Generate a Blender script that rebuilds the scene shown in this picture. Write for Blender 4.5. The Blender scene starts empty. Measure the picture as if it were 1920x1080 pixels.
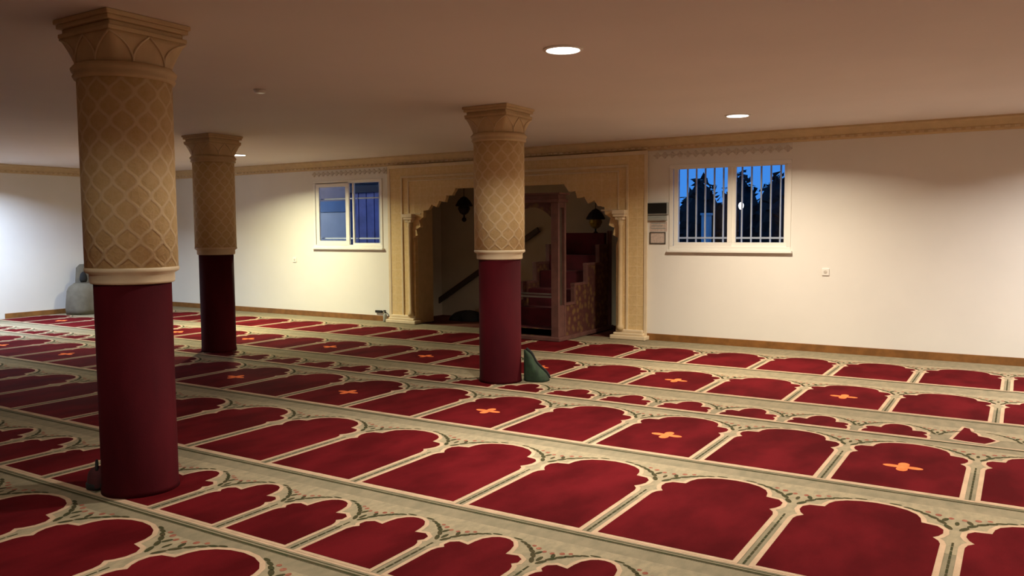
import bpy, bmesh, math, random
from mathutils import Vector, Matrix
random.seed(7)
S = bpy.context.scene
COL = bpy.context.collection
PI = math.pi

# ------------------------------------------------------------------ helpers
def new_bm(): return bmesh.new()

def add_box(bm, x0, x1, y0, y1, z0, z1, mi=0):
    vs = [bm.verts.new((x, y, z)) for z in (z0, z1) for y in (y0, y1) for x in (x0, x1)]
    q = [(0, 2, 3, 1), (4, 5, 7, 6), (0, 1, 5, 4), (2, 6, 7, 3), (0, 4, 6, 2), (1, 3, 7, 5)]
    fs = []
    for a in q:
        f = bm.faces.new([vs[i] for i in a]); f.material_index = mi; fs.append(f)
    return vs

def add_ring_stack(bm, rings, cap=True, mi=0, smooth=True):
    """rings: list of lists of points, same count; lofted."""
    rows = [[bm.verts.new(p) for p in r] for r in rings]
    n = len(rows[0])
    for a, b in zip(rows, rows[1:]):
        for i in range(n):
            f = bm.faces.new((a[i], a[(i+1) % n], b[(i+1) % n], b[i])); f.material_index = mi; f.smooth = smooth
    if cap:
        f = bm.faces.new(list(reversed(rows[0]))); f.material_index = mi
        f = bm.faces.new(rows[-1]); f.material_index = mi

def circ(cx, cy, z, r, n=48):
    return [(cx+r*math.cos(2*PI*i/n), cy+r*math.sin(2*PI*i/n), z) for i in range(n)]

def add_lathe(bm, prof, cx=0, cy=0, n=48, mi=0, smooth=True):
    add_ring_stack(bm, [circ(cx, cy, z, r, n) for r, z in prof], True, mi, smooth)

def add_tube(bm, pts, r, n=8, mi=0, closed=False):
    pts = [Vector(p) for p in pts]
    m = len(pts); rings = []
    up = Vector((0, 0, 1))
    for i, p in enumerate(pts):
        t = (pts[min(i+1, m-1)]-pts[max(i-1, 0)])
        if t.length < 1e-9: t = Vector((0, 0, 1))
        t.normalize()
        a = t.cross(up)
        if a.length < 1e-3: a = t.cross(Vector((0, 1, 0)))
        a.normalize(); b = t.cross(a)
        rr = r[i] if isinstance(r, (list, tuple)) else r
        rings.append([tuple(p+a*rr*math.cos(2*PI*k/n)+b*rr*math.sin(2*PI*k/n)) for k in range(n)])
    add_ring_stack(bm, rings, True, mi)

def add_prism_y(bm, pts, y0, y1, mi=0):
    """pts: (x,z) outline, extruded along y."""
    a = [bm.verts.new((x, y0, z)) for x, z in pts]; b = [bm.verts.new((x, y1, z)) for x, z in pts]
    n = len(pts)
    bm.faces.new(a).material_index = mi; bm.faces.new(list(reversed(b))).material_index = mi
    for i in range(n):
        bm.faces.new((a[i], b[i], b[(i+1) % n], a[(i+1) % n])).material_index = mi

def add_prism_x(bm, pts, x0, x1, mi=0):
    a = [bm.verts.new((x0, y, z)) for y, z in pts]; b = [bm.verts.new((x1, y, z)) for y, z in pts]
    n = len(pts)
    bm.faces.new(a).material_index = mi; bm.faces.new(list(reversed(b))).material_index = mi
    for i in range(n):
        bm.faces.new((a[i], b[i], b[(i+1) % n], a[(i+1) % n])).material_index = mi

def add_flat(bm, pts, z, mi):
    f = bm.faces.new([bm.verts.new((x, y, z)) for x, y in pts])
    f.normal_update()
    if f.normal.z < 0: f.normal_flip()
    f.material_index = mi

def obj(name, bm, mats, parent=None, bevel=0, recalc=True, tri=False):
    if recalc: bmesh.ops.recalc_face_normals(bm, faces=bm.faces)
    if tri: bmesh.ops.triangulate(bm, faces=[f for f in bm.faces if len(f.verts) > 4])
    me = bpy.data.meshes.new(name); bm.to_mesh(me); bm.free()
    if not isinstance(mats, (list, tuple)): mats = [mats]
    for m in mats: me.materials.append(m)
    o = bpy.data.objects.new(name, me); COL.objects.link(o)
    if parent: o.parent = parent
    if bevel:
        b = o.modifiers.new('bevel', 'BEVEL'); b.width = bevel; b.segments = 2; b.limit_method = 'ANGLE'
    return o

def thing(name, label, cat, loc=(0, 0, 0), rz=0, group=None):
    o = bpy.data.objects.new(name, None); COL.objects.link(o)
    o.location = loc; o.rotation_euler = (0, 0, rz); o.empty_display_size = .1
    o['label'] = label; o['category'] = cat
    if group: o['group'] = group
    return o

def tag(o, label, cat, group=None):
    o['label'] = label; o['category'] = cat
    if group: o['group'] = group
    return o

def struct(name, bm, mats, parent=None, **k):
    o = obj(name, bm, mats, parent, **k)
    if not parent: o['kind'] = 'structure'
    return o

# ------------------------------------------------------------------ materials
class NT:
    def __init__(s, name):
        s.m = bpy.data.materials.new(name); s.m.use_nodes = True
        s.t = s.m.node_tree; s.n = s.t.nodes; s.b = s.n['Principled BSDF']; s.out = s.n['Material Output']
    def node(s, k, **kw):
        n = s.n.new(k)
        for a, v in kw.items(): setattr(n, a, v)
        return n
    def link(s, a, b): s.t.links.new(a, b)
    def math(s, op, a, b=None, c=None):
        n = s.n.new('ShaderNodeMath'); n.operation = op
        for i, v in enumerate((a, b, c)):
            if v is None: continue
            if isinstance(v, (int, float)): n.inputs[i].default_value = v
            else: s.link(v, n.inputs[i])
        return n.outputs[0]
    def mix(s, fac, a, b):
        n = s.n.new('ShaderNodeMix'); n.data_type = 'RGBA'
        if isinstance(fac, (int, float)): n.inputs[0].default_value = fac
        else: s.link(fac, n.inputs[0])
        for i, v in ((6, a), (7, b)):
            if isinstance(v, (tuple, list)): n.inputs[i].default_value = (*v[:3], 1)
            else: s.link(v, n.inputs[i])
        return n.outputs[2]
    def coord(s): return s.n.new('ShaderNodeTexCoord').outputs['Object']
    def noise(s, scale, vec=None, detail=4, rough=.55, stretch=None):
        n = s.n.new('ShaderNodeTexNoise'); n.inputs['Scale'].default_value = scale
        n.inputs['Detail'].default_value = detail; n.inputs['Roughness'].default_value = rough
        v = vec or s.coord()
        if stretch:
            mp = s.n.new('ShaderNodeMapping'); mp.inputs['Scale'].default_value = stretch
            s.link(v, mp.inputs[0]); v = mp.outputs[0]
        s.link(v, n.inputs['Vector'])
        return n.outputs['Fac']
    def ramp(s, fac, lo, hi):
        n = s.n.new('ShaderNodeMapRange'); n.inputs[1].default_value = lo; n.inputs[2].default_value = hi
        n.clamp = True; s.link(fac, n.inputs[0]); return n.outputs[0]
    def bump(s, h, strength=.3, dist=.01):
        n = s.n.new('ShaderNodeBump'); n.inputs['Strength'].default_value = strength
        n.inputs['Distance'].default_value = dist; s.link(h, n.inputs['Height']); s.link(n.outputs[0], s.b.inputs['Normal'])
    def base(s, c):
        if isinstance(c, (tuple, list)): s.b.inputs['Base Color'].default_value = (*c[:3], 1)
        else: s.link(c, s.b.inputs['Base Color'])
    def rough(s, r): s.b.inputs['Roughness'].default_value = r

def simple(name, c, rough=.7, var=.12, scale=6, bump=.1, bscale=60, metal=0, sheen=0, spec=None):
    t = NT(name)
    c2 = tuple(max(0, v*(1-var)) for v in c)
    t.base(t.mix(t.ramp(t.noise(scale), .35, .65), c, c2)); t.rough(rough)
    t.b.inputs['Metallic'].default_value = metal
    if spec is not None: t.b.inputs['Specular IOR Level'].default_value = spec
    if sheen: t.b.inputs['Sheen Weight'].default_value = sheen
    if bump: t.bump(t.noise(bscale), bump, .004)
    return t.m

M = {}
M['wall'] = simple('painted_plaster', (.79, .765, .705), .62, .04, 1.3, .06, 35, spec=.3)
M['ceiling'] = simple('ceiling_paint', (.77, .70, .655), .8, .04, 1.0, .05, 30, spec=.2)
M['white'] = simple('white_pvc', (.82, .80, .74), .35, .03, 3, 0)
M['bar'] = simple('white_painted_iron', (.62, .62, .70), .5, .1, 8, 0)
M['wood'] = simple('varnished_baseboard', (.27, .115, .03), .4, .35, 7, .1, 40)
M['cream'] = simple('cream_plaster', (.74, .60, .40), .6, .08, 8, .1, 60)
M['black'] = simple('black_plastic', (.012, .013, .012), .35, .2, 9, 0)
M['grey'] = simple('grey_plastic', (.33, .34, .31), .45, .1, 9, 0)
M['paper'] = simple('printed_paper', (.62, .50, .43), .8, .25, 40, 0)
M['ink'] = simple('printed_ink', (.09, .075, .06), .8, .1, 40, 0)
M['green_cloth'] = simple('dark_green_cloth', (.02, .045, .018), .9, .5, 14, .4, 90)
M['black_cloth'] = simple('black_cloth', (.012, .012, .012), .85, .4, 14, .4, 60)
M['grey_cloth'] = simple('grey_beige_cloth', (.15, .13, .095), .9, .25, 7, .4, 40)
M['maroon_cloth'] = simple('maroon_cloth', (.07, .012, .014), .9, .4, 10, .4, 60)
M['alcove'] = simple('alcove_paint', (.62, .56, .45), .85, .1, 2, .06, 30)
M['brass'] = simple('aged_brass', (.5, .36, .07), .4, .3, 20, .1, 50, metal=.8)
M['dark_metal'] = simple('dark_metal', (.03, .026, .03), .5, .2, 20, 0, metal=.5)
M['grass'] = simple('dark_ground', (.03, .04, .03), .95, .4, 3, .3, 10)
M['leaf'] = simple('conifer_foliage', (.010, .022, .018), .95, .5, 5, .6, 8)
M['reflect_grey'] = simple('pane_reflection_grey', (.55, .52, .46), .9, .15, 2, .1, 30)  # grey of the room's reflection in the left pane, put into wall colour
M['reflect_blue'] = simple('pane_reflection_blue', (.12, .20, .30), .8, .2, 4, .1, 20)  # bluish band of the same pane reflection
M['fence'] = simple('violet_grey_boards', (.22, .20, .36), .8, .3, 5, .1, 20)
M['reflect_brown'] = simple('pane_reflection_brown', (.30, .22, .20), .9, .2, 4, .1, 20)  # brownish top of the same pane reflection
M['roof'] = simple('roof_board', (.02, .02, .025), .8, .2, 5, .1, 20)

def red_cloth():
    t = NT('red_pillar_fabric')
    n = t.noise(3, stretch=(1, 1, .35)); f = t.noise(220, detail=2)
    t.base(t.mix(t.ramp(n, .3, .7), (.078, .0032, .007), (.040, .0018, .0045)))
    t.rough(.8); t.b.inputs['Specular IOR Level'].default_value = .12
    t.bump(t.math('ADD', f, t.math('MULTIPLY', n, 2)), .25, .004); return t.m
M['red_cloth'] = red_cloth()

def pile(name, a, b, scale=5, lo=.38, hi=.66, stretch=(1, .5, 1)):
    t = NT(name)
    n = t.noise(scale, stretch=stretch, detail=5); g = t.noise(260, detail=2)
    c = t.mix(t.ramp(n, lo, hi), a, b)
    t.base(t.mix(t.math('MULTIPLY', t.ramp(g, .3, .75), .35), c, tuple(v*.55 for v in a)))
    t.rough(.95); t.b.inputs['Specular IOR Level'].default_value = .04
    t.bump(g, .35, .004); return t.m
M['c_red'] = pile('carpet_red_pile', (.072, .0030, .0046), (.135, .0068, .0100), 3.2)
M['c_cream'] = pile('carpet_cream_pile', (.58, .40, .265), (.48, .34, .22), 14)
M['c_olive'] = pile('carpet_sage_pile', (.28, .232, .15), (.215, .185, .12), 16)
M['c_sage'] = pile('carpet_spandrel_pile', (.37, .30, .19), (.27, .23, .15), 30)
M['c_dark'] = pile('carpet_dark_green_pile', (.075, .06, .03), (.04, .05, .022), 40)
M['c_rose'] = pile('carpet_rose_pile', (.34, .14, .09), (.24, .07, .05), 40)
M['c_orange'] = pile('carpet_orange_pile', (.95, .23, .075), (.85, .17, .05), 30)
M['floor'] = pile('plain_floor_carpet', (.12, .03, .025), (.19, .09, .06), 3)

def stucco(name, mode):
    t = NT(name); co = t.coord()
    sep = t.node('ShaderNodeSeparateXYZ'); t.link(co, sep.inputs[0])
    X, Y, Z = sep.outputs
    if mode == 'column':
        u = t.math('MULTIPLY', t.math('ARCTAN2', Y, X), 12/PI/1.0)      # 12 cells a turn -> t = 24 half cells
        ph = t.math('MULTIPLY', Z, 2*PI/.160)
        c = t.math('MULTIPLY', t.math('COSINE', ph), .5)
        def d(e):
            fr = t.math('FRACT', t.math('ADD', t.math('MULTIPLY', e, .5), .5+50))
            return t.math('MULTIPLY', t.math('ABSOLUTE', t.math('SUBTRACT', fr, .5)), 2)
        d0 = d(t.math('SUBTRACT', u, c)); d1 = d(t.math('ADD', t.math('SUBTRACT', u, 1), c))
        line = t.math('SUBTRACT', 1, t.ramp(t.math('MINIMUM', d0, d1), .08, .27))
    else:
        # square lattice of interlaced bands on the flat panel
        a = t.math('MULTIPLY', t.math('ADD', X, Z), 2*PI/.26); b = t.math('MULTIPLY', t.math('SUBTRACT', X, Z), 2*PI/.26)
        w = t.math('ABSOLUTE', t.math('ADD', t.math('COSINE', a), t.math('COSINE', b)))
        line = t.math('SUBTRACT', 1, t.ramp(w, .1, .35))
    v = t.node('ShaderNodeTexVoronoi', feature='DISTANCE_TO_EDGE'); v.inputs['Scale'].default_value = 34
    t.link(co, v.inputs['Vector'])
    fil = t.math('SUBTRACT', 1, t.ramp(v.outputs['Distance'], .05, .2))
    ground = t.mix(t.ramp(t.noise(26, detail=3), .35, .65), (.64, .455, .21), (.71, .52, .26))
    g2 = t.mix(t.math('MULTIPLY', fil, .3), ground, (.70, .54, .30))
    k = .58 if mode == 'column' else .16
    t.base(t.mix(t.math('MULTIPLY', line, k), g2, (.86, .72, .48)))
    t.rough(.7); t.b.inputs['Specular IOR Level'].default_value = .3
    t.bump(t.math('ADD', t.math('MULTIPLY', line, 1.0), t.math('MULTIPLY', fil, .18)), .35 if mode == 'column' else .2, .006)
    return t.m
M['stucco_col'] = stucco('carved_stucco_column', 'column')
M['stucco'] = stucco('carved_stucco_panel', 'panel')
M['stucco_plain'] = simple('smooth_stucco', (.63, .47, .26), .65, .12, 9, .15, 50)
M['stucco_pale'] = simple('pale_stucco_moulding', (.70, .56, .35), .6, .1, 9, .1, 50)
M['frieze'] = simple('frieze_plaster', (.66, .60, .52), .7, .3, 45, .3, 80)

def carved_wood(name, c1, c2, sc):
    t = NT(name); co = t.coord()
    v = t.node('ShaderNodeTexVoronoi'); v.inputs['Scale'].default_value = sc; t.link(co, v.inputs['Vector'])
    n = t.noise(5, stretch=(4, 4, .6))
    f = t.ramp(v.outputs['Distance'], .25, .55)
    t.base(t.mix(f, t.mix(n, c1, tuple(k*.6 for k in c1)), c2)); t.rough(.45)
    t.bump(v.outputs['Distance'], .5, .01); return t.m
M['wood_rose'] = simple('rosewood_frame', (.17, .075, .062), .45, .3, 8, .1, 60)
M['wood_carved'] = carved_wood('carved_wood_panel', (.24, .13, .05), (.10, .035, .03), 12)
M['wood_dark'] = simple('dark_stained_wood', (.075, .052, .036), .5, .3, 8, .1, 50)
M['step_red'] = simple('minbar_red_felt', (.10, .006, .014), .9, .4, 5, .2, 120)

def emit(name, c, s):
    t = NT(name); t.base(c); t.b.inputs['Emission Color'].default_value = (*c, 1); t.b.inputs['Emission Strength'].default_value = s
    return t.m
M['lens'] = emit('lit_led_lens', (1, .97, .88), 14)
M['lens_off'] = simple('white_lens', (.7, .68, .62), .3, .03, 3, 0)
M['lamp_out'] = emit('outdoor_lamp_glass', (1, .95, .9), 3)

def glass():
    t = NT('window_glass'); t.n.remove(t.b)
    tr = t.node('ShaderNodeBsdfTransparent'); tr.inputs[0].default_value = (.93, .96, .97, 1)
    gl = t.node('ShaderNodeBsdfGlossy'); gl.inputs['Roughness'].default_value = .02
    lw = t.node('ShaderNodeFresnel'); lw.inputs[0].default_value = 1.5
    mx = t.node('ShaderNodeMixShader'); ge = t.node('ShaderNodeNewGeometry'); t.link(t.math('MULTIPLY', lw.outputs[0], t.math('SUBTRACT', 1, ge.outputs['Backfacing'])), mx.inputs[0]); t.link(tr.outputs[0], mx.inputs[1]); t.link(gl.outputs[0], mx.inputs[2])
    t.link(mx.outputs[0], t.out.inputs[0]); return t.m
M['glass'] = glass()

# ------------------------------------------------------------------ room numbers
WY = 10.168     # inner face of the niche wall
WT = .38        # its thickness
CH = 2.66
LX, RX, BY = -14.86, 4.2, -4.5
AX0, AX1 = -8.11, -4.656           # arch opening
PX0, PX1 = -8.60, -4.255           # stucco surround
WR = (-3.93, -2.385, 1.215, 2.315) # right window hole
WL = (-10.375, -8.825, 1.205, 2.33)

# ------------------------------------------------------------------ shell
bm = new_bm(); add_box(bm, LX-.3, RX+.3, BY-.3, WY+WT+1.4, -.3, 0); struct('floor', bm, M['floor'])
bm = new_bm(); add_box(bm, LX-.3, RX+.3, BY-.3, WY+WT, CH, CH+.3); struct('ceiling', bm, M['ceiling'])
bm = new_bm(); add_box(bm, LX-.3, LX, BY-.3, WY+WT, 0, CH); struct('wall_left', bm, M['wall'])
bm = new_bm(); add_box(bm, RX, RX+.3, BY-.3, WY+WT, 0, CH); struct('wall_right', bm, M['wall'])
bm = new_bm(); add_box(bm, LX, RX, BY-.3, BY, 0, CH); struct('wall_front', bm, M['wall'])
bm = new_bm()
def wb(x0, x1, z0, z1, th=.15): add_box(bm, x0, x1, WY, WY+th, z0, z1)
wb(LX, WL[0], 0, CH); wb(WL[0], WL[1], 0, WL[2]); wb(WL[0], WL[1], WL[3], CH); wb(WL[1], -8.7, 0, CH); wb(-8.7, AX0-.03, 0, CH, WT)
wb(AX0-.03, AX1+.03, 2.32, CH, WT)
wb(AX1+.03, -4.25, 0, CH, WT); wb(-4.25, WR[0], 0, CH); wb(WR[0], WR[1], 0, WR[2]); wb(WR[0], WR[1], WR[3], CH); wb(WR[1], RX, 0, CH)
struct('wall_back', bm, M['wall'])
# alcove behind the arch
bm = new_bm()
add_box(bm, -8.65, -4.53, 11.5, 11.6, 0, 2.32); add_box(bm, -8.75, -8.65, WY+WT, 11.6, 0, 2.32)
add_box(bm, -4.53, -4.43, WY+WT, 11.6, 0, 2.32); add_box(bm, -8.75, -4.43, WY+WT, 11.6, 2.32, 2.42)
struct('wall_alcove', bm, M['alcove'])

# cornice (coved stucco band with a row of dentils)
def cornice(name, p0, p1, inward):
    bm = new_bm()
    p0, p1, n = Vector((*p0, 0)), Vector((*p1, 0)), Vector((*inward, 0))
    prof = [(0, CH), (.13, CH), (.13, CH-.02), (.10, CH-.035), (.075, CH-.06), (.045, CH-.09), (.03, CH-.10), (.03, CH-.125), (.012, CH-.14), (0, CH-.145)]
    a = [bm.verts.new(p0+n*d+Vector((0, 0, z))) for d, z in prof]; b = [bm.verts.new(p1+n*d+Vector((0, 0, z))) for d, z in prof]
    for i in range(len(prof)):
        j = (i+1) % len(prof); bm.faces.new((a[i], a[j], b[j], b[i]))
    bm.faces.new(a); bm.faces.new(list(reversed(b)))
    L = (p1-p0).length; t = (p1-p0)/L; k = int(L/.09)
    for i in range(k):
        c = p0+t*(i+.5)*L/k
        q0 = c-t*.025; q1 = c+t*.025+n*.045
        add_box(bm, min(q0.x, q1.x), max(q0.x, q1.x), min(q0.y, q1.y), max(q0.y, q1.y), CH-.12, CH-.098, 1)
    o = struct(name, bm, [M['stucco_plain'], M['stucco_pale']]); return o
cornice('trim_1', (LX, WY), (RX, WY), (0, -1))
cornice('trim_2', (LX, BY), (LX, WY), (1, 0))
cornice('trim_3', (RX, BY), (RX, WY), (-1, 0))
cornice('trim_4', (LX, BY), (RX, BY), (0, 1))

def baseboard(name, x0, x1, y0, y1):
    bm = new_bm(); add_box(bm, x0, x1, y0, y1, 0, .10); struct(name, bm, M['wood'], bevel=.004)
baseboard('baseboard_back_right', PX1+.005, RX, WY-.018, WY)
baseboard('baseboard_back_left', LX, PX0-.005, WY-.018, WY)
baseboard('baseboard_left', LX, LX+.018, 7.25, WY-.02)
baseboard('baseboard_front', LX, RX, BY, BY+.018)
baseboard('baseboard_right', RX-.018, RX, BY+.02, WY-.02)

# ------------------------------------------------------------------ windows
def pane_frame(bm, x0, x1, z0, z1, w, y0, y1):
    add_box(bm, x0, x1, y0, y1, z0, z0+w); add_box(bm, x0, x1, y0, y1, z1-w, z1)
    add_box(bm, x0, x0+w, y0, y1, z0+w, z1-w); add_box(bm, x1-w, x1, y0, y1, z0+w, z1-w)

def window(name, W, sashes, bars, hbars, barx=None):
    x0, x1, z0, z1 = W
    root = thing(name, 'x', 'window', ((x0+x1)/2, WY, z0)); del root['label'], root['category']; root['kind'] = 'structure'
    def loc(o): o.matrix_parent_inverse = Matrix.Translation(root.location).inverted(); return o
    bm = new_bm(); pane_frame(bm, x0, x1, z0, z1, .05, WY-.012, WY+.09)
    loc(obj('window_frame', bm, M['white'], root, bevel=.004))
    for (a, b, c, d, w, yy) in sashes:
        bm = new_bm(); pane_frame(bm, a-w, b+w, c-w, d+w, w, yy, yy+.035)
        s = loc(obj('sash', bm, M['white'], root, bevel=.004))
        bm = new_bm(); add_box(bm, a-.005, b+.005, yy+.012, yy+.018, c-.005, d+.005)
        g = obj('pane', bm, M['glass'], s); g.matrix_parent_inverse = Matrix.Translation(root.location).inverted() if False else g.matrix_parent_inverse
    bm = new_bm(); add_box(bm, x0-.02, x1+.02, WY-.05, WY+.03, z0-.03, z0)
    loc(obj('window_sill', bm, M['white'], root, bevel=.006))
    bm = new_bm()
    by = WY+.12
    for x in bars: add_box(bm, x-.009, x+.009, by, by+.018, z0+.0, z1-.0)
    for z in hbars: add_box(bm, x0, x1, by-.006, by+.026, z-.011, z+.011)
    loc(obj('security_grille', bm, M['bar'], root))
    return root
n = 13
window('window_1', WR, [(-3.815, -3.165, 1.315, 2.255, .055, WY-.004), (-3.065, -2.475, 1.315, 2.255, .055, WY+.02)],
       [WR[0]+.02+(i+.5)*(WR[1]-WR[0])/n for i in range(n)], [1.37])
window('window_2', WL, [(-10.235, -9.625, 1.32, 2.225, .075, WY-.012), (-9.475, -8.905, 1.285, 2.285, .035, WY+.03)],
       [-9.0], [1.36, 2.03])

# ------------------------------------------------------------------ outdoors
bm = new_bm(); add_box(bm, -30, 15, 11.65, 40, -.3, -.02); struct('ground', bm, M['grass'])
def conifer(x, y, h, w, label):
    root = thing('conifer_tree', label, 'tree', (x, y, -.02), random.random()*6, 'dark conifers behind the right window')
    bm = new_bm(); add_lathe(bm, [(.06, 0), (.05, h*.5)], n=8); obj('trunk', bm, M['wood_dark'], root)
    bm = new_bm(); N = 14; rings = []
    for j in range(13):
        t = j/12; z = .15+t*(h-.15)
        r0 = w*min(1, .7+t)*(max(0, 1-t)/.30)**.65+.01 if t > .70 else w*min(1, .75+t)
        rings.append([(r0*(1+random.uniform(-.15, .15))*math.cos(2*PI*i/N), r0*(1+random.uniform(-.15, .15))*math.sin(2*PI*i/N), z+random.uniform(-.05, .05)) for i in range(N)])
    add_ring_stack(bm, rings, smooth=False)
    for k in range(160):
        t = random.random()**.8; a = random.random()*2*PI; z = .2+t*(h-.2); r0 = w*(1 if t < .7 else (max(0, 1-t)/.30)**.65)
        c = Vector((r0*math.cos(a), r0*math.sin(a), z)); s = .12
        vs = [bm.verts.new(c+Vector((random.uniform(-s, s), random.uniform(-s, s), random.uniform(-s*.3, s*1.4)))) for _ in range(3)]
        bm.faces.new(vs)
    obj('foliage', bm, M['leaf'], root, recalc=False)
TL = ['conifer seen at the left edge of the right window, shortest', 'rounded conifer in the middle of the window left pane', 'conifer behind the central mullion of the right window',
      'tall conifer behind the left part of the right pane', 'conifer in the middle of the right pane', 'conifer at the right edge of the window right pane', 'conifer of the rear row, left of the central mullion of the right window', 'conifer of the rear row, right of the central mullion of the right window', 'conifer of the rear row in the middle of the window right pane', 'conifer of the rear row at the left of the window left pane']
for (x, y, h, w), l in zip([(-5.95, 15.0, 1.95, .30), (-5.2, 15.1, 2.40, .42), (-4.46, 15.1, 2.45, .38), (-3.79, 15.0, 2.40, .36), (-3.15, 15.1, 2.36, .36), (-2.5, 15.0, 2.52, .36), (-4.85, 16.2, 2.3, .34), (-4.1, 16.2, 2.45, .33), (-3.45, 16.2, 2.4, .3), (-5.6, 16.2, 2.2, .34)], TL):
    conifer(x, y, h, w, l)
bm = new_bm(); add_box(bm, -.07, .07, -.07, .07, 0, 1.74); add_box(bm, -.085, .085, -.085, .085, 1.74, 1.78)
o = obj('gate_post', bm, M['white']); o.location = (-4.76, 14.1, -.02); tag(o, 'pale square post outside, in the left pane of the right window', 'post')
r = thing('garden_lamp', 'small lit lamp outside, in the right pane of the right window', 'lamp', (-4.12, 14.0, -.02))
bm = new_bm(); add_lathe(bm, [(.03, 0), (.025, 1.83)], n=12); obj('pole', bm, M['dark_metal'], r)
bm = new_bm(); add_lathe(bm, [(.02, 1.83), (.038, 1.86), (.045, 1.895), (.038, 1.93), (.015, 1.95)], n=16); obj('lamp_globe', bm, M['lamp_out'], r)
# boarded outbuilding behind the left window, plus walls imitating the room's reflection
r = thing('outbuilding', 'low outbuilding of violet boards outside the left window, with added walls imitating the room reflected in its left pane', 'building', (-13.6, 14.2, -.02))
bm = new_bm(); add_box(bm, -3.0, .25, 0, 1.8, 0, 1.95); obj('wall', bm, M['reflect_grey'], r)  # added block, with band and top: stands in for the reflected room
bm = new_bm(); add_box(bm, -3.0, .25, -.03, 1.8, 1.95, 2.20); obj('reflection_band', bm, M['reflect_blue'], r)
bm = new_bm(); add_box(bm, -3.0, .25, 0, 1.8, 2.20, 2.60); obj('reflection_top', bm, M['reflect_brown'], r)
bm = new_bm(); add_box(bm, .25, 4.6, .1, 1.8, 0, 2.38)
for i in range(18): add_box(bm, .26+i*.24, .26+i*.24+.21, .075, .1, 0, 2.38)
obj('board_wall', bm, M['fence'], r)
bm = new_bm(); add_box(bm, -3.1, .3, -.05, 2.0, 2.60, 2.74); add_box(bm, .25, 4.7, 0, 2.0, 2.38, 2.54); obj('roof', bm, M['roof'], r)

# unseen lamp on a post, added to brighten the outbuilding
r = thing('yard_fill_lamp', 'added unseen lamp post brightening the outbuilding, left of the left window', 'lamp', (-15.6, 12.7, -.02))
bm = new_bm(); add_lathe(bm, [(.035, 0), (.03, 2.6)], n=12); obj('pole', bm, M['dark_metal'], r)
bm = new_bm(); add_lathe(bm, [(.03, 2.6), (.1, 2.63), (.12, 2.72), (.03, 2.8)], n=16); obj('lamp_globe', bm, M['lamp_out'], r)
ld = bpy.data.lights.new('lamp', 'POINT'); ld.energy = 140; ld.color = (.85, .9, 1); ld.shadow_soft_size = .13
lo = bpy.data.objects.new('lamp', ld); COL.objects.link(lo); lo.parent = r; lo.location = (0, 0, 2.95)

# ------------------------------------------------------------------ stucco arch surround
r = thing('arch_surround', 'carved golden stucco surround with a scalloped arch opening around the pulpit alcove', 'arch', (0, WY, .014))
cx = (AX0+AX1)/2; hw = (AX1-AX0)/2
cusps = [(.80, 2.105), (1.0, 2.00), (1.135, 1.905), (1.30, 1.83), (1.455, 1.79), (1.555, 1.68), (1.615, 1.53), (1.675, 1.40), (hw, 1.27)]
half = []
for i in range(len(cusps)-1):
    a, b = Vector(cusps[i]), Vector(cusps[i+1]); d = b-a; nrm = Vector((-d.y, d.x)).normalized()
    if nrm.x < 0: nrm = -nrm
    if nrm.y < 0 and abs(d.y) < abs(d.x): nrm = -nrm
    for k in range(6):
        t = k/6; half.append(tuple(a+d*t+nrm*(.045*math.sin(PI*t)+(.02 if k == 3 else 0))))
half.append(cusps[-1]); half.append((hw, 0))
arch = [(cx+x, z) for x, z in half]; archL = [(cx-x, z) for x, z in half]
FY0, FY1 = -.068, -.001
bm = new_bm()
TOP = CH-.158
def strip(side, pts, xo):
    pts = pts[:]
    ins = [(cx, 2.105)]+pts
    prev = None
    for (x, z) in ins:
        # outline quad up to the top and then out to the edge
        cur = (x, z)
        if prev and abs(prev[0]-cur[0])+abs(prev[1]-cur[1]) > 1e-6:
            pass
        prev = cur
    poly = ins+[(xo, 0), (xo, TOP), (cx, TOP)]
    add_prism_y(bm, poly, FY0, FY1)
strip(1, arch, PX1); strip(-1, archL, PX0)
obj('panel', bm, M['stucco'], r, tri=True)
# soffit/jamb lining through the wall
for nm, x0, x1 in (('jamb', AX0-.028, AX0+.002), ('jamb', AX1-.002, AX1+.028)):
    bm = new_bm(); add_box(bm, x0, x1, FY1, WT, 0, 2.31); obj(nm, bm, M['stucco_plain'], r)
# frame mouldings
def mould(bm, x0, x1, z0, z1, w, y, legs=True):
    add_box(bm, x0, x1, y, FY0, z1-w, z1)
    if legs: add_box(bm, x0, x0+w, y, FY0, z0, z1-w); add_box(bm, x1-w, x1, y, FY0, z0, z1-w)
bm = new_bm(); mould(bm, PX0-.05, PX1+.05, 0, TOP+.0, .05, FY0-.012); obj('outer_border', bm, M['cream'], r, bevel=.006)
bm = new_bm(); mould(bm, PX0+.22, PX1-.22, .1, 2.33, .035, FY0-.018); obj('inner_border', bm, M['stucco_pale'], r, bevel=.006)
bm = new_bm(); mould(bm, PX0+.36, PX1-.36, 1.72, 2.26, .022, FY0-.012)
add_box(bm, PX0+.36, PX0+.62, FY0-.012, FY0, 1.72, 1.742); add_box(bm, PX1-.62, PX1-.36, FY0-.012, FY0, 1.72, 1.742)
obj('spandrel_border', bm, M['stucco_pale'], r, bevel=.004)
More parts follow.
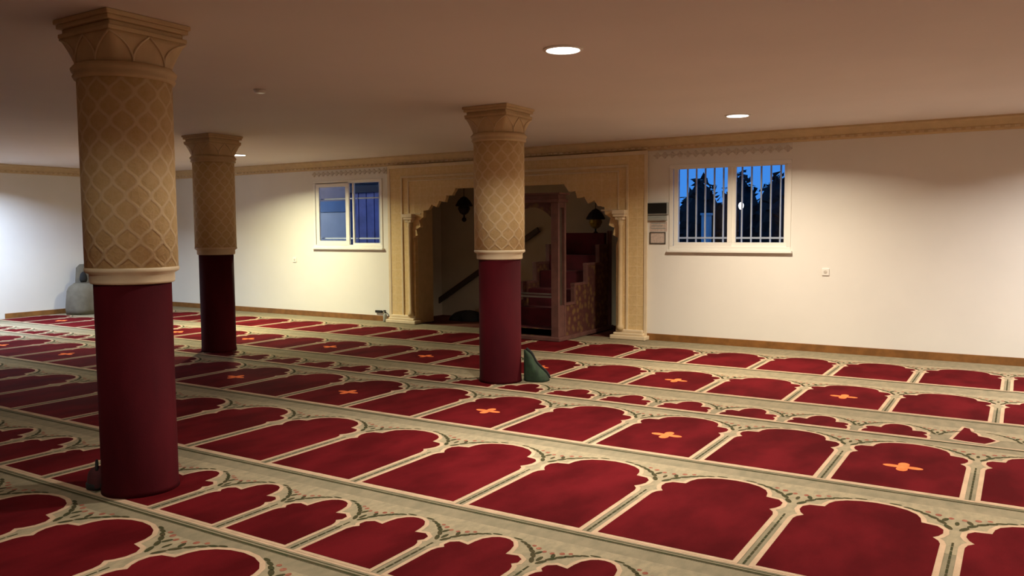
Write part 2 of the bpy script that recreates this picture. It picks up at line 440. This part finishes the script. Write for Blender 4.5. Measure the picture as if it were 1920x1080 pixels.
for s, ex in ((-1, AX0), (1, AX1)):
    bm = new_bm(); X = ex+s*.075
    add_lathe(bm, [(.05, .12), (.05, .17), (.034, .2), (.032, 1.52), (.045, 1.54), (.036, 1.56), (.06, 1.64)], X, FY0-.03, n=20)
    obj('colonnette', bm, M['stucco_plain'], r)
    bm = new_bm(); add_box(bm, X-.085, X+.085, FY0-.10, FY0, 1.64, 1.675); add_box(bm, X-.06, X+.06, FY0-.08, FY0, 1.60, 1.64); add_box(bm, X-.095, X+.095, FY0-.11, FY0, 1.675, 1.73)
    obj('impost', bm, M['cream'], r, bevel=.006)
    bm = new_bm(); e0, e1 = (PX0-.06, AX0+.05) if s < 0 else (AX1-.05, PX1+.06)
    add_box(bm, e0, e1, FY0-.10, -.001, 0, .055); add_box(bm, e0+.04, e1-.04, FY0-.075, -.001, .055, .09); add_box(bm, e0+.06, e1-.06, FY0-.04, -.001, .09, .13)
    obj('plinth', bm, M['cream'], r, bevel=.01)

# stucco friezes over the windows
def frieze(x0, x1, z0, z1, label):
    bm = new_bm(); add_box(bm, x0, x1, -.010, 0, z0, z1)
    k = int((x1-x0)/.1); zc = (z0+z1)/2; h = (z1-z0)/2
    for i in range(k):
        c = x0+(i+.5)*(x1-x0)/k
        pts = [(c+.042*math.cos(a)*(1+.25*math.cos(4*a)), zc+h*.8*math.sin(a)*(1+.25*math.cos(4*a))/1.25) for a in [2*PI*j/16 for j in range(16)]]
        add_prism_y(bm, pts, -.024, -.010, 1)
    o = obj('plaster_frieze', bm, [M['wall'], M['frieze']]); o.location = (0, WY, 0)
    tag(o, label, 'frieze')
frieze(-4.15, -2.38, 2.39, 2.5, 'patterned plaster frieze above the right window')
frieze(-10.38, -8.72, 2.40, 2.5, 'patterned plaster frieze above the left window')

# ------------------------------------------------------------------ pillars
def sq(th, k):      # blend circle -> square radius factor
    c, s_ = abs(math.cos(th)), abs(math.sin(th))
    return (1-k)+k/max(c, s_)
def column(x, y, label, r_low=.205, r_up=.245):
    root = thing('column', label, 'column', (x, y, .012), 0, 'stucco columns wrapped in red fabric')
    bm = new_bm(); add_lathe(bm, [(r_low+.006, 0), (r_low+.004, .03), (r_low, .06), (r_low, 1.20)], n=56); 
    
    obj('fabric_wrap', bm, M['red_cloth'], root)
    bm = new_bm(); add_lathe(bm, [(r_low+.004, 1.195), (r_low+.016, 1.20), (r_low+.019, 1.21), (r_low+.019, 1.252), (r_up-.002, 1.262), (r_up+.004, 1.27), (r_up+.004, 1.285), (r_up-.004, 1.29)], n=56)
    obj('collar', bm, M['cream'], root)
    bm = new_bm(); add_lathe(bm, [(r_up, 1.285), (r_up, 2.36)], n=72); obj('shaft', bm, M['stucco_col'], root)
    cap = new_bm()
    add_lathe(cap, [(r_up, 2.315), (r_up+.012, 2.32), (r_up+.02, 2.335), (r_up+.012, 2.35), (r_up+.024, 2.36), (r_up+.028, 2.375), (r_up+.01, 2.395)], n=56)
    N = 64; rings = []; HS = .232
    def surf(th, t):
        k = t; rr = (r_up*(1-t)+HS*t)*sq(th, k)*(1+.02*math.sin(PI*t)*-1)
        return (rr*math.cos(th), rr*math.sin(th), 2.39+.16*t)
    for j in range(7): rings.append([surf(2*PI*i/N+PI/N*0, j/6) for i in range(N)])
    add_ring_stack(cap, rings)
    c = obj('capital', cap, M['stucco_plain'], root)
    bm = new_bm()
    for f in range(8):
        th0 = PI/8+f*PI/4 if False else f*PI/4
        for sgn in (-1, 1):
            path = []
            for j in range(9):
                t = j/8; th = th0+sgn*(PI/8)*(1-t**2.2)
                p = Vector(surf(th, .05+.9*t)); path.append(p*1.0+Vector((p.x, p.y, 0)).normalized()*.003)
            add_tube(bm, path, .006, 6)
    ribs = obj('arch_ribs', bm, M['stucco_pale'], c)
    bm = new_bm(); add_box(bm, -HS-.006, HS+.006, -HS-.006, HS+.006, 2.548, 2.572); add_box(bm, -HS+.01, HS-.01, -HS+.01, HS-.01, 2.572, 2.598)
    add_box(bm, -HS-.012, HS+.012, -HS-.012, HS+.012, 2.598, 2.622); add_box(bm, -HS-.022, HS+.022, -HS-.022, HS+.022, 2.622, CH-.0125)
    obj('abacus', bm, M['stucco_plain'], root, bevel=.005)
    return root
column(-4.311, 2.805, 'nearest stucco column with red fabric wrap, at the far left of the photo')
column(-4.324, 6.689, 'stucco column with red fabric wrap standing in front of the scalloped arch')
column(-8.468, 6.638, 'farthest and smallest looking stucco column with red wrap, left of the left window')

# ------------------------------------------------------------------ carpets
PW = .772; PN = .531
wide = [(.335, 0), (.335, .69), (.325, .73), (.298, .765), (.322, .80), (.337, .845), (.334, .90), (.305, .94), (.232, .955), (.222, 1.02), (.20, 1.07), (.15, 1.115), (.08, 1.145), (0, 1.155)]
narrow = [(.215, 0), (.215, .31), (.205, .345), (.185, .37), (.205, .395), (.20, .435), (.165, .462), (.105, .45), (.10, .50), (.088, .55), (.06, .59), (.03, .608), (0, .613)]
def smooth_outline(half, ys, cut=0):
    h = [(x, (y-cut)*ys) for x, y in half if y >= cut-1e-6]
    if h[0][1] > 1e-6: h = [(h[0][0], 0)]+h
    return h+[(-x, y) for x, y in reversed(h[:-1])]
def offset(poly, d):
    n = len(poly); out = []
    for i in range(n):
        p = Vector(poly[i]); a = (p-Vector(poly[i-1])); b = (Vector(poly[(i+1) % n])-p)
        if a.length < 1e-9: a = b
        if b.length < 1e-9: b = a
        na = Vector((a.y, -a.x)).normalized(); nb = Vector((b.y, -b.x)).normalized(); m = na+nb
        if m.length < 1e-3: m = na
        m.normalize(); k = 1/max(.6, m.dot(na)); out.append((p.x+m.x*d*k, p.y+m.y*d*k))
    return out
def leaf(cx, cy, ang, L, w):
    pts = []
    for k in range(8):
        a = 2*PI*k/8; u = L*math.cos(a); v = w*math.sin(a)
        pts.append((cx+u*math.cos(ang)-v*math.sin(ang), cy+u*math.sin(ang)+v*math.cos(ang)))
    return pts
ZB = .012
def carpet(y0, y1, yb, off, pitch, half, ys, label, cross=None, cut=0, xr=(LX+.02, RX-.02), odd=False, yt=None):
    """one laid strip of prayer carpet; yb = base line of the red niches, off = x of one joint line"""
    bm = new_bm(); x0, x1 = xr
    add_box(bm, x0, x1, y0+.002, y1-.002, 0.001, ZB, 0)
    z1, z2, z3, z4 = ZB+.0008, ZB+.0016, ZB+.0024, ZB+.0032
    mats = [M['c_olive'], M['c_cream'], M['c_red'], M['c_dark'], M['c_sage'], M['c_rose'], M['c_orange']]
    poly = smooth_outline(half, ys, cut); topy = max(p[1] for p in poly)
    # long stripes at the foot of the strip
    foot = yb-y0
    add_flat(bm, [(x0, y0+.004), (x1, y0+.004), (x1, y0+.019), (x0, y0+.019)], z1, 3)
    if foot > .07:
        add_flat(bm, [(x0, yb-.040), (x1, yb-.040), (x1, yb-.022), (x0, yb-.022)], z1, 1)
        add_flat(bm, [(x0, yb-.058), (x1, yb-.058), (x1, yb-.052), (x0, yb-.052)], z1, 3)
    # spandrel field behind the niche heads
    ft = min(y1-.10, yb+topy+.10)
    add_flat(bm, [(x0, yb+topy*.5), (x1, yb+topy*.5), (x1, ft), (x0, ft)], z1, 4)
    hwid = max(p[0] for p in poly)
    k0 = math.floor((x0-off)/pitch)-1; k1 = math.ceil((x1-off)/pitch)+1
    for k in range(k0, k1+1):
        jx = off+k*pitch; cxx = jx+pitch/2
        if x0+.06 < jx < x1-.06:
            if cut == 0:
                # joint: dark dotted line between two cream stripes
                yy = yb-.01; ye = yb+topy*.62
                if True:
                    while yy < ye-.03:
                        add_flat(bm, [(jx-.005, yy), (jx+.005, yy), (jx+.005, yy+.05), (jx-.005, yy+.05)], z2, 3); yy += .058
            s = pitch/PW; tb = yb+topy
            for sg in (-1, 1):
                for (dx, dy, an, L, w, mi) in ((.035, -.20, 1.1, .034, .010, 3), (.068, -.135, .9, .032, .010, 3), (.055, -.09, 1.9, .026, .009, 3), (.11, -.085, .7, .03, .010, 3),
                                               (.15, -.05, .5, .026, .009, 3), (.19, -.02, .35, .026, .008, 3), (.235, .003, .25, .024, .007, 3), (.09, -.035, 0, .014, .012, 5), (.03, -.06, 0, .012, .011, 5), (.14, -.012, 0, .012, .009, 5), (.3, .03, .1, .03, .006, 3)):
                    px, py = jx+sg*dx*s, tb+dy*(1 if pitch > .6 else .8)
                    if py < y0+.02 or py > y1-.06 or not x0+.05 < px < x1-.05: continue
                    add_flat(bm, leaf(px, py, an if sg > 0 else PI-an, L*s**.5*1.15, w*s**.5*1.5), z2, mi)
            add_flat(bm, leaf(jx, tb-.13, PI/2, .03, .011), z2, 3)
        if cxx-pitch/2 < x0+.0 or cxx+pitch/2 > x1-.0: continue
        P = [(cxx+x, yb+y) for x, y in poly]
        if odd and abs(cxx-(-.204)) < .2:
            P = [(-.375, 6.41), (-.325, 6.82), (-.29, 6.80), (-.275, 6.70), (-.24, 6.66), (-.225, 6.585), (-.165, 6.565), (-.115, 6.50), (-.14, 6.44), (-.18, 6.37), (-.3, 6.385)][::-1]
        add_flat(bm, offset(P, .026 if pitch > .6 else .022), z2, 1)
        add_flat(bm, P, z3, 2)
        if cross is not None and (k-cross) % 2 == 0:
            cy = yb+.50*ys*(topy/ys)/1.155; pts = []
            for i in range(48):
                a = 2*PI*i/48; q = abs(math.cos(2*a)); rr = .038+.068*q**1.6
                pts.append((cxx+rr*math.cos(a)*1.08, cy+rr*math.sin(a)*.95))
            add_flat(bm, pts, z4, 6)
    o = obj('prayer_carpet', bm, mats, recalc=False, tri=True)
    tag(o, label, 'carpet', 'strips of red prayer carpet laid side by side')
    return o
carpet(1.0, 2.535, 1.305, -3.395, PW, wide, 1, 'nearest strip of prayer carpet, broad red arches in the bottom left corner')
carpet(2.535, 3.45, 2.626, -4.994, PN, narrow, 1, 'narrow strip of short lobed red arches running under the nearest column')
carpet(3.45, 4.93, 3.540, -4.095, PW, wide, 1, 'strip of large plain red arches just beyond the nearest column, running to the right foreground')
carpet(4.93, 6.27, 5.021, -5.606, PW, wide, .945, 'strip of red arches marked with orange crosses, in front of the middle column', cross=0)
carpet(6.27, 7.035, 6.345, -4.73, PN, narrow, 1, 'cut strip of small sliver shaped red arches at the foot of the middle column', cut=.268, odd=True)
carpet(7.035, 8.49, 7.130, -3.995, PW, wide, .835, 'strip of red arches with faint orange crosses, second from the window wall', cross=1)
carpet(8.49, WY-.02, 8.580, -3.945, PW, wide, .865, 'last strip of red arches, lying along the wall with the windows')

# ------------------------------------------------------------------ minbar (pulpit)
MX0, MX1, MY = -6.02, -5.15, 9.38
r = thing('pulpit', 'tall dark carved wooden pulpit with red carpeted steps standing in the arch', 'pulpit', (MX0, MY, ZB+.004))
W = MX1-MX0
lv = [(0, .45, .46), (.45, .82, .71), (.82, 1.21, .97), (1.21, 1.46, 1.22)]
bm = new_bm(); add_box(bm, -.03, W+.03, -.03, 1.65, 0, .055); obj('base', bm, M['wood_rose'], r, bevel=.008)
for x0, x1 in ((0, .05), (W-.05, W)):
    pts = [(.22, .055), (1.5, .055), (1.5, 1.22)]
    for a, b, z in reversed(lv): pts += [(b, z), (a if a else .22, z)] if (b, z) != (1.5, 1.22) else []
    clean = []
    for p in pts:
        if not clean or (abs(p[0]-clean[-1][0])+abs(p[1]-clean[-1][1])) > 1e-6: clean.append(p)
    bm = new_bm(); add_prism_x(bm, clean, x0, x1); sp = obj('side_panel', bm, M['wood_carved'], r, tri=True)
    bm = new_bm()
    for a, b, z in lv:
        a = a or .22
        add_box(bm, x0-.008, x1+.008, a-.01, b+.03, z-.002, z+.035)
        add_box(bm, x0-.006, x1+.006, b-.005, b+.035, z, min(z+.26, 1.25))
    obj('step_rail', bm, M['wood_rose'], sp, bevel=.004)
# steps
for i, (a, b, z) in enumerate([(.02, .35, .16), (.3, .62, .40), (.6, .95, .64), (.92, 1.25, .88), (1.2, 1.58, 1.1)]):
    bm = new_bm(); add_box(bm, .055, W-.055, a, b+.02 if i < 4 else b, .055, z); obj('step', bm, M['step_red'], r, bevel=.01)
bm = new_bm(); add_box(bm, .055, W-.055, 1.5, 1.58, 1.1, 1.42); obj('seat_back', bm, M['step_red'], r, bevel=.01)
# front portal: posts with slots, lintel, arched head
for x0 in (0, W-.11):
    bm = new_bm()
    add_box(bm, x0, x0+.11, 0, .045, .055, 1.83); add_box(bm, x0, x0+.11, .175, .22, .055, 1.83)
    add_box(bm, x0+.005, x0+.105, .045, .175, .055, .47); add_box(bm, x0+.005, x0+.105, .045, .175, 1.76, 1.83)
    add_box(bm, x0+.04, x0+.07, .045, .175, .47, 1.76, 1)
    obj('portal_post', bm, [M['wood_rose'], M['wood_dark']], r, bevel=.005)
bm = new_bm(); add_box(bm, -.02, W+.02, -.02, .24, 1.83, 1.875); add_box(bm, 0, W, 0, .22, 1.875, 1.93); add_box(bm, -.035, W+.035, -.035, .255, 1.93, 1.955)
obj('lintel', bm, M['wood_rose'], r, bevel=.005)
bm = new_bm(); xs = [.11+(W-.22)*i/16 for i in range(17)]
pts = [(x, 1.60+.17*(1-abs((x-W/2)/(W/2-.11))**2.2)) for x in xs]; pts += [(W-.11, 1.83), (.11, 1.83)]
add_prism_y(bm, pts, .06, .10); obj('arched_head', bm, M['wood_carved'], r, tri=True)
bm = new_bm(); add_box(bm, .11, W-.11, .02, .05, .055, .16); obj('threshold', bm, M['wood_carved'], r)
bm = new_bm(); add_box(bm, .11, W-.11, .22, .25, .55, .575); add_tube(bm, [(.11, .235, .60), (W-.11, .235, .60)], .013); obj('cross_bar', bm, M['grey'], r)
# rear posts
for x0 in (0, W-.05):
    bm = new_bm(); add_box(bm, x0, x0+.05, 1.585, 1.64, .055, 1.45); obj('rear_post', bm, M['wood_rose'], r, bevel=.004)

# handrail on the alcove back wall
r = thing('handrail', 'dark sloping wooden handrail on the back wall of the alcove', 'handrail', (-8.75, 11.5, .2))
bm = new_bm(); L = Vector((2.12, 0, 1.29)); 
u = L.normalized(); nn = Vector((-u.z, 0, u.x))
pts = [(0+nn.x*-.045, nn.z*-.045), (L.x+nn.x*-.045, L.z+nn.z*-.045), (L.x+nn.x*.045, L.z+nn.z*.045), (nn.x*.045, nn.z*.045)]
add_prism_y(bm, pts, -.10, -.05); obj('rail', bm, M['wood_dark'], r, bevel=.008)
for t in (.1, .5, .9):
    bm = new_bm(); add_box(bm, L.x*t-.02, L.x*t+.02, -.06, 0, L.z*t-.03, L.z*t+.01); obj('bracket', bm, M['dark_metal'], r)

def lantern(x, y, z, label, gl):
    r = thing('hanging_lantern', label, 'lantern', (x, y, z))
    bm = new_bm(); add_tube(bm, [(0, 0, .22), (0, 0, 2.32-z)], .006, 6); obj('chain', bm, M['dark_metal'], r)
    bm = new_bm(); add_lathe(bm, [(.01, .24), (.05, .22), (.10, .17), (.14, .10), (.145, .08), (.13, .075)], n=12, smooth=False); obj('shade', bm, M['dark_metal'], r)
    bm = new_bm(); add_lathe(bm, [(.09, .08), (.10, .03), (.07, -.03), (.03, -.06)], n=12, smooth=False); obj('glass_body', bm, gl, r)
    bm = new_bm(); add_lathe(bm, [(.012, -.05), (.012, -.10), (.035, -.12), (.04, -.15), (.02, -.175), (.004, -.18)], n=12); obj('finial', bm, M['dark_metal'], r)
lantern(-7.80, 11.0, 1.80, 'dark hanging lantern in the left half of the alcove', M['dark_metal'])
lantern(-5.48, 11.15, 1.56, 'dark hanging lantern with brass body above the pulpit steps', M['brass'])

# ------------------------------------------------------------------ soft things on the floor
def lump(name, loc, rz, dims, mats, seed, label, cat, folds=5, parent=None, rough=.12, top=None):
    rnd = random.Random(seed); bm = new_bm(); N = 28; K = 14; rings = []
    ph = [rnd.random()*6 for _ in range(4)]
    for j in range(K+1):
        t = j/K; z = dims[2]*t; w = (1-t**2.2)**.6 if j < K else .04
        if top: w = top(t)
        rg = []
        for i in range(N):
            a = 2*PI*i/N
            k = 1+rough*(math.sin(folds*a+ph[0]+t*2)+.6*math.sin((folds+3)*a+ph[1]-t*3)+.4*math.sin(2*a+ph[2]))
            rg.append((dims[0]/2*w*k*math.cos(a), dims[1]/2*w*k*math.sin(a), z+rough*.06*math.sin(3*a+ph[3])*(1 if 0 < j else 0)))
        rings.append(rg)
    add_ring_stack(bm, rings)
    o = obj(name, bm, mats, parent); o.location = loc; o.rotation_euler = (0, 0, rz)
    if label: tag(o, label, cat)
    s = o.modifiers.new('sub', 'SUBSURF'); s.levels = 1; s.render_levels = 2
    return o
# green cloth bag leaning on the middle column
r = thing('cloth_bag', 'dark green cloth bag slumped against the foot of the middle column', 'bag', (-4.128, 6.81, ZB+.004), math.radians(32))
bm = new_bm(); K = 14; N = 22; rings = []
def bagw(t): return .235*(1-t)**.9+.02+.012*math.sin(9*t)
for j in range(K+1):
    t = j/K; w_ = bagw(t)
    rings.append([(w_/2+w_/2*math.cos(a), (.10*(1-t)**.6+.02)*(1+.08*math.sin(4*a+2*t))*math.sin(a), .30*t+.004*math.sin(3*a)*(j > 0)) for a in [2*PI*i/N for i in range(N)]])
add_ring_stack(bm, rings); b = obj('body', bm, M['green_cloth'], r)
bm = new_bm(); add_tube(bm, [(bagw(t), .03*(1-t), .30*t+.014) for t in [i/12 for i in range(13)]], .013, 8); obj('edge_binding', bm, M['black_cloth'], r)
# dark bag beside nearest column
r = thing('shoulder_bag', 'small dark maroon and black bag tucked behind the foot of the nearest column', 'bag', (-4.515, 2.665, ZB+.004), .99)
bm = new_bm(); rings = []
for j in range(9):
    t = j/8; w = [.9, 1, 1, .98, .95, .9, .82, .6, .1][j]
    rings.append([(.055*w*math.cos(a), .06*w*math.sin(a)*(1+.06*math.sin(3*a)), .13*t) for a in [2*PI*i/20 for i in range(20)]])
add_ring_stack(bm, rings); obj('body', bm, M['maroon_cloth'], r)
bm = new_bm(); add_lathe(bm, [(.05, 0), (.062, .008), (.062, .035), (.054, .04)], n=20); obj('base_panel', bm, M['black_cloth'], r)
bm = new_bm(); add_tube(bm, [(0, .035*math.cos(a), .11+.05*math.sin(a)) for a in [PI*i/12 for i in range(13)]], .008, 6); obj('strap', bm, M['black_cloth'], r)

# bundles on the alcove floor
lump('cloth_bundle', (-7.72, 10.98, 0), .2, (.62, .45, .17), M['black_cloth'], 3, 'flat black bundle on the alcove floor left of the pulpit', 'bundle')
lump('cloth_bundle', (-7.1, 11.05, 0), -.3, (.55, .4, .22), M['green_cloth'], 5, 'dark green bundle on the alcove floor nearest the pulpit', 'bundle')

# draped chair at the left wall, behind the nearest column
r = thing('draped_chair', 'grey beige cloth draped chair by the left wall behind the nearest column', 'chair', (-14.45, 8.46, ZB+.004))
bm = new_bm(); rings = []
prof = [(.30, 0), (.31, .1), (.30, .25), (.285, .42), (.25, .50), (.17, .56)]
for j, (rr, z) in enumerate(prof):
    rings.append([(rr*.95*math.cos(a)*(1+.05*math.sin(9*a)*(1-j/8)), rr*1.1*math.sin(a)*(1+.05*math.sin(7*a+1)*(1-j/8)), z) for a in [2*PI*i/40 for i in range(40)]])
add_ring_stack(bm, rings); obj('seat_cover', bm, M['grey_cloth'], r)
bm = new_bm(); rings = []
for j in range(8):
    t = j/7; rr = .19*(1-.35*t)*(1 if j < 7 else .5)
    rings.append([(-.17-.05*t+rr*.5*math.cos(a), .10+rr*math.sin(a), .45+.44*t) for a in [2*PI*i/24 for i in range(24)]])
add_ring_stack(bm, rings); obj('back_cover', bm, M['grey_cloth'], r)
for sx in (-.2, .2):
    for sy in (-.22, .22):
        bm = new_bm(); add_lathe(bm, [(.015, 0), (.015, .2)], sx, sy, n=10); obj('leg', bm, M['dark_metal'], r)
bm = new_bm(); rings = []
for j in range(7):
    t = j/6; w = [.7, 1, 1.05, 1, .9, .7, .2][j]
    rings.append([(.05*w*math.cos(a), .065*w*math.sin(a), .19*t) for a in [2*PI*i/16 for i in range(16)]])
add_ring_stack(bm, rings); o = obj('folded_garment', bm, M['black_cloth']); o.location = (-14.38, 8.39, .59); tag(o, 'small dark folded garment lying on the draped chair', 'garment')

# ------------------------------------------------------------------ things on the window wall
def on_wall(x, z): return (x, WY, z)
r = thing('digital_clock', 'black digital display panel hung on the wall beside the arch surround', 'clock', on_wall(-4.085, 1.75))
bm = new_bm(); add_box(bm, -.145, .145, -.05, 0, -.075, .085); obj('case', bm, M['grey'], r, bevel=.006)
bm = new_bm(); add_box(bm, -.135, .135, -.056, -.048, -.06, .075); obj('display', bm, M['black'], r)
r = thing('wall_rack', 'grey shallow holder fixed right below the black display panel', 'holder', on_wall(-4.09, 1.635))
bm = new_bm(); add_box(bm, -.13, .13, -.03, 0, -.035, .03); add_box(bm, -.13, .13, -.045, -.03, -.035, -.005); obj('tray', bm, M['grey'], r, bevel=.004)
def notice(x, z, w, h, label, border):
    r = thing('paper_notice', label, 'notice', on_wall(x, z))
    bm = new_bm(); add_box(bm, -w/2, w/2, -.004, 0, -h/2, h/2); obj('sheet', bm, M['paper'], r)
    bm = new_bm()
    if border:
        b = .018
        add_box(bm, -w/2-.004, w/2+.004, -.012, -.0, -h/2-.004, -h/2+b*.6); add_box(bm, -w/2-.004, -w/2+b*.6, -.012, 0, -h/2, h/2)
        add_box(bm, -w/2, w/2, -.012, 0, h/2-b*.4, h/2+.003); add_box(bm, w/2-b*.4, w/2+.003, -.012, 0, -h/2, h/2)
        obj('frame', bm, M['ink'], r)
    else:
        for k in range(3): add_box(bm, -w*.42, w*.42-(k % 2)*.04, -.005, -.004, h*.28-k*h*.26, h*.28-k*h*.26+.014)
        obj('printed_lines', bm, M['grey'], r)
notice(-4.08, 1.52, .24, .13, 'pinkish printed sheet on the wall under the grey holder', False)
notice(-4.09, 1.37, .215, .15, 'framed paper notice, lowest of the items beside the arch', True)
def outlet(x, z, label, dark=False):
    r = thing('wall_socket', label, 'socket', on_wall(x, z))
    bm = new_bm(); add_box(bm, -.042, .042, -.012, 0, -.042, .042); obj('plate', bm, M['white'] if not dark else M['black'], r, bevel=.003)
    bm = new_bm(); add_lathe(bm, [(.02, -.002), (.02, 0), (.017, .001)], n=20)
    o = obj('insert', bm, M['frieze'], r); o.rotation_euler = (PI/2, 0, 0); o.location = (0, -.0125, 0)
outlet(-1.976, .969, 'small pale wall socket in the middle of the bare right wall')
outlet(-10.864, .985, 'small pale wall socket on the wall left of the left window')
r = thing('cable_box', 'small black cable box low on the wall left of the arch surround', 'box', on_wall(-8.93, .165))
bm = new_bm(); add_box(bm, -.07, .07, -.03, 0, -.02, .02); obj('box', bm, M['black'], r, bevel=.004)
bm = new_bm(); add_tube(bm, [(.07, -.015, 0), (.13, -.02, .01), (.2, -.02, -.03), (.24, -.03, -.12)], .005, 6); obj('cable', bm, M['black'], r)
r = thing('spray_bottle', 'small grey bottle on the floor at the left foot of the arch', 'bottle', (-8.74, WY-.08, ZB+.004))
bm = new_bm(); add_lathe(bm, [(.03, 0), (.033, .01), (.033, .10), (.02, .13), (.012, .14)], n=20); obj('body', bm, M['grey'], r)
bm = new_bm(); add_lathe(bm, [(.014, .138), (.014, .165), (.008, .17)], n=16); add_box(bm, -.03, .012, -.008, .008, .165, .185); obj('cap', bm, M['dark_metal'], r)

# small ceiling detector
r = thing('smoke_detector', 'small white round detector on the dim ceiling between the columns', 'detector', (-5.38, 4.70, CH))
bm = new_bm(); add_lathe(bm, [(.03, -.03), (.045, -.025), (.05, 0)], n=28); obj('cover', bm, M['lens_off'], r)

# ------------------------------------------------------------------ ceiling lights
SPOTS = [(-2.57, 4.75, 95, (1, .93, .80), 'brightest round ceiling light, in the upper middle of the photo'),
         (-2.55, 8.50, 95, (1, .86, .66), 'round ceiling light in front of the right window'),
         (-10.22, 8.47, 135, (1, .95, .62), 'round ceiling light just right of the farthest column'),
         (-13.55, 6.25, 160, (.62, .76, 1), 'round ceiling light beyond the left edge of the photo'),
         (1.25, 8.50, 120, (1, .93, .86), 'round ceiling light beyond the right edge of the photo'),
         (1.25, 4.75, 70, (1, .9, .75), 'round ceiling light out of view to the right'),
         (-2.57, .9, 38, (1, .9, .75), 'round ceiling light out of view overhead'),
         (-9.6, .9, 22, (1, .9, .75), 'round ceiling light out of view to the left')]
for x, y, e, c, lb in SPOTS:
    r = thing('ceiling_light', lb, 'ceiling light', (x, y, CH), 0, 'round recessed ceiling lights')
    bm = new_bm()
    n = 40; ro, ri = .13, .108
    prof = [(ro, 0), (ro, -.006), (ri+.004, -.012), (ri, -.010), (ri, 0)]
    rows = [[bm.verts.new((a*math.cos(2*PI*i/n), a*math.sin(2*PI*i/n), z)) for i in range(n)] for a, z in prof]
    for A, B in zip(rows, rows[1:]):
        for i in range(n): bm.faces.new((A[i], A[(i+1) % n], B[(i+1) % n], B[i]))
    obj('trim_ring', bm, M['white'], r)
    bm = new_bm(); add_lathe(bm, [(.108, -.008), (.108, -.001)], n=40); obj('lens', bm, M['lens'], r)
    ld = bpy.data.lights.new('lamp', 'AREA'); ld.shape = 'DISK'; ld.size = .2; ld.energy = e; ld.color = c; ld.spread = math.radians(150)
    lo = bpy.data.objects.new('lamp', ld); COL.objects.link(lo); lo.parent = r; lo.location = (0, 0, -.012)

# ------------------------------------------------------------------ world (dusk sky)
w = bpy.data.worlds.new('dusk'); S.world = w; w.use_nodes = True
nt = w.node_tree; bg = nt.nodes['Background']
tc = nt.nodes.new('ShaderNodeTexCoord'); sp = nt.nodes.new('ShaderNodeSeparateXYZ'); nt.links.new(tc.outputs['Generated'], sp.inputs[0])
mr = nt.nodes.new('ShaderNodeMapRange'); mr.inputs[1].default_value = -.1; mr.inputs[2].default_value = .5; nt.links.new(sp.outputs[2], mr.inputs[0])
mx = nt.nodes.new('ShaderNodeMix'); mx.data_type = 'RGBA'; nt.links.new(mr.outputs[0], mx.inputs[0])
mx.inputs[6].default_value = (.08, .35, 1, 1); mx.inputs[7].default_value = (.03, .22, .85, 1)
nt.links.new(mx.outputs[2], bg.inputs[0]); bg.inputs[1].default_value = .9

# ------------------------------------------------------------------ camera
yaw, pitch, roll = map(math.radians, (32.029, 4.127, .362)); F = 1532.0
f = Vector((-math.sin(yaw)*math.cos(pitch), math.cos(yaw)*math.cos(pitch), -math.sin(pitch)))
rt = Vector((math.cos(yaw), math.sin(yaw), 0)); dn = f.cross(rt)
r2 = rt*math.cos(roll)+dn*math.sin(roll); d2 = -rt*math.sin(roll)+dn*math.cos(roll)
cam = bpy.data.cameras.new('camera'); co = bpy.data.objects.new('camera', cam); COL.objects.link(co)
mt = Matrix((r2, -d2, -f)).transposed().to_4x4(); mt.translation = Vector((0, 0, 1.5)); co.matrix_world = mt
cam.sensor_width = 36; cam.lens = F*36/1920; cam.clip_start = .05; cam.clip_end = 200
S.camera = co
S.view_settings.view_transform = 'Standard'; S.view_settings.look = 'None'; S.view_settings.gamma = 1
S.view_settings.use_curve_mapping = False; S.view_settings.exposure = 0.0
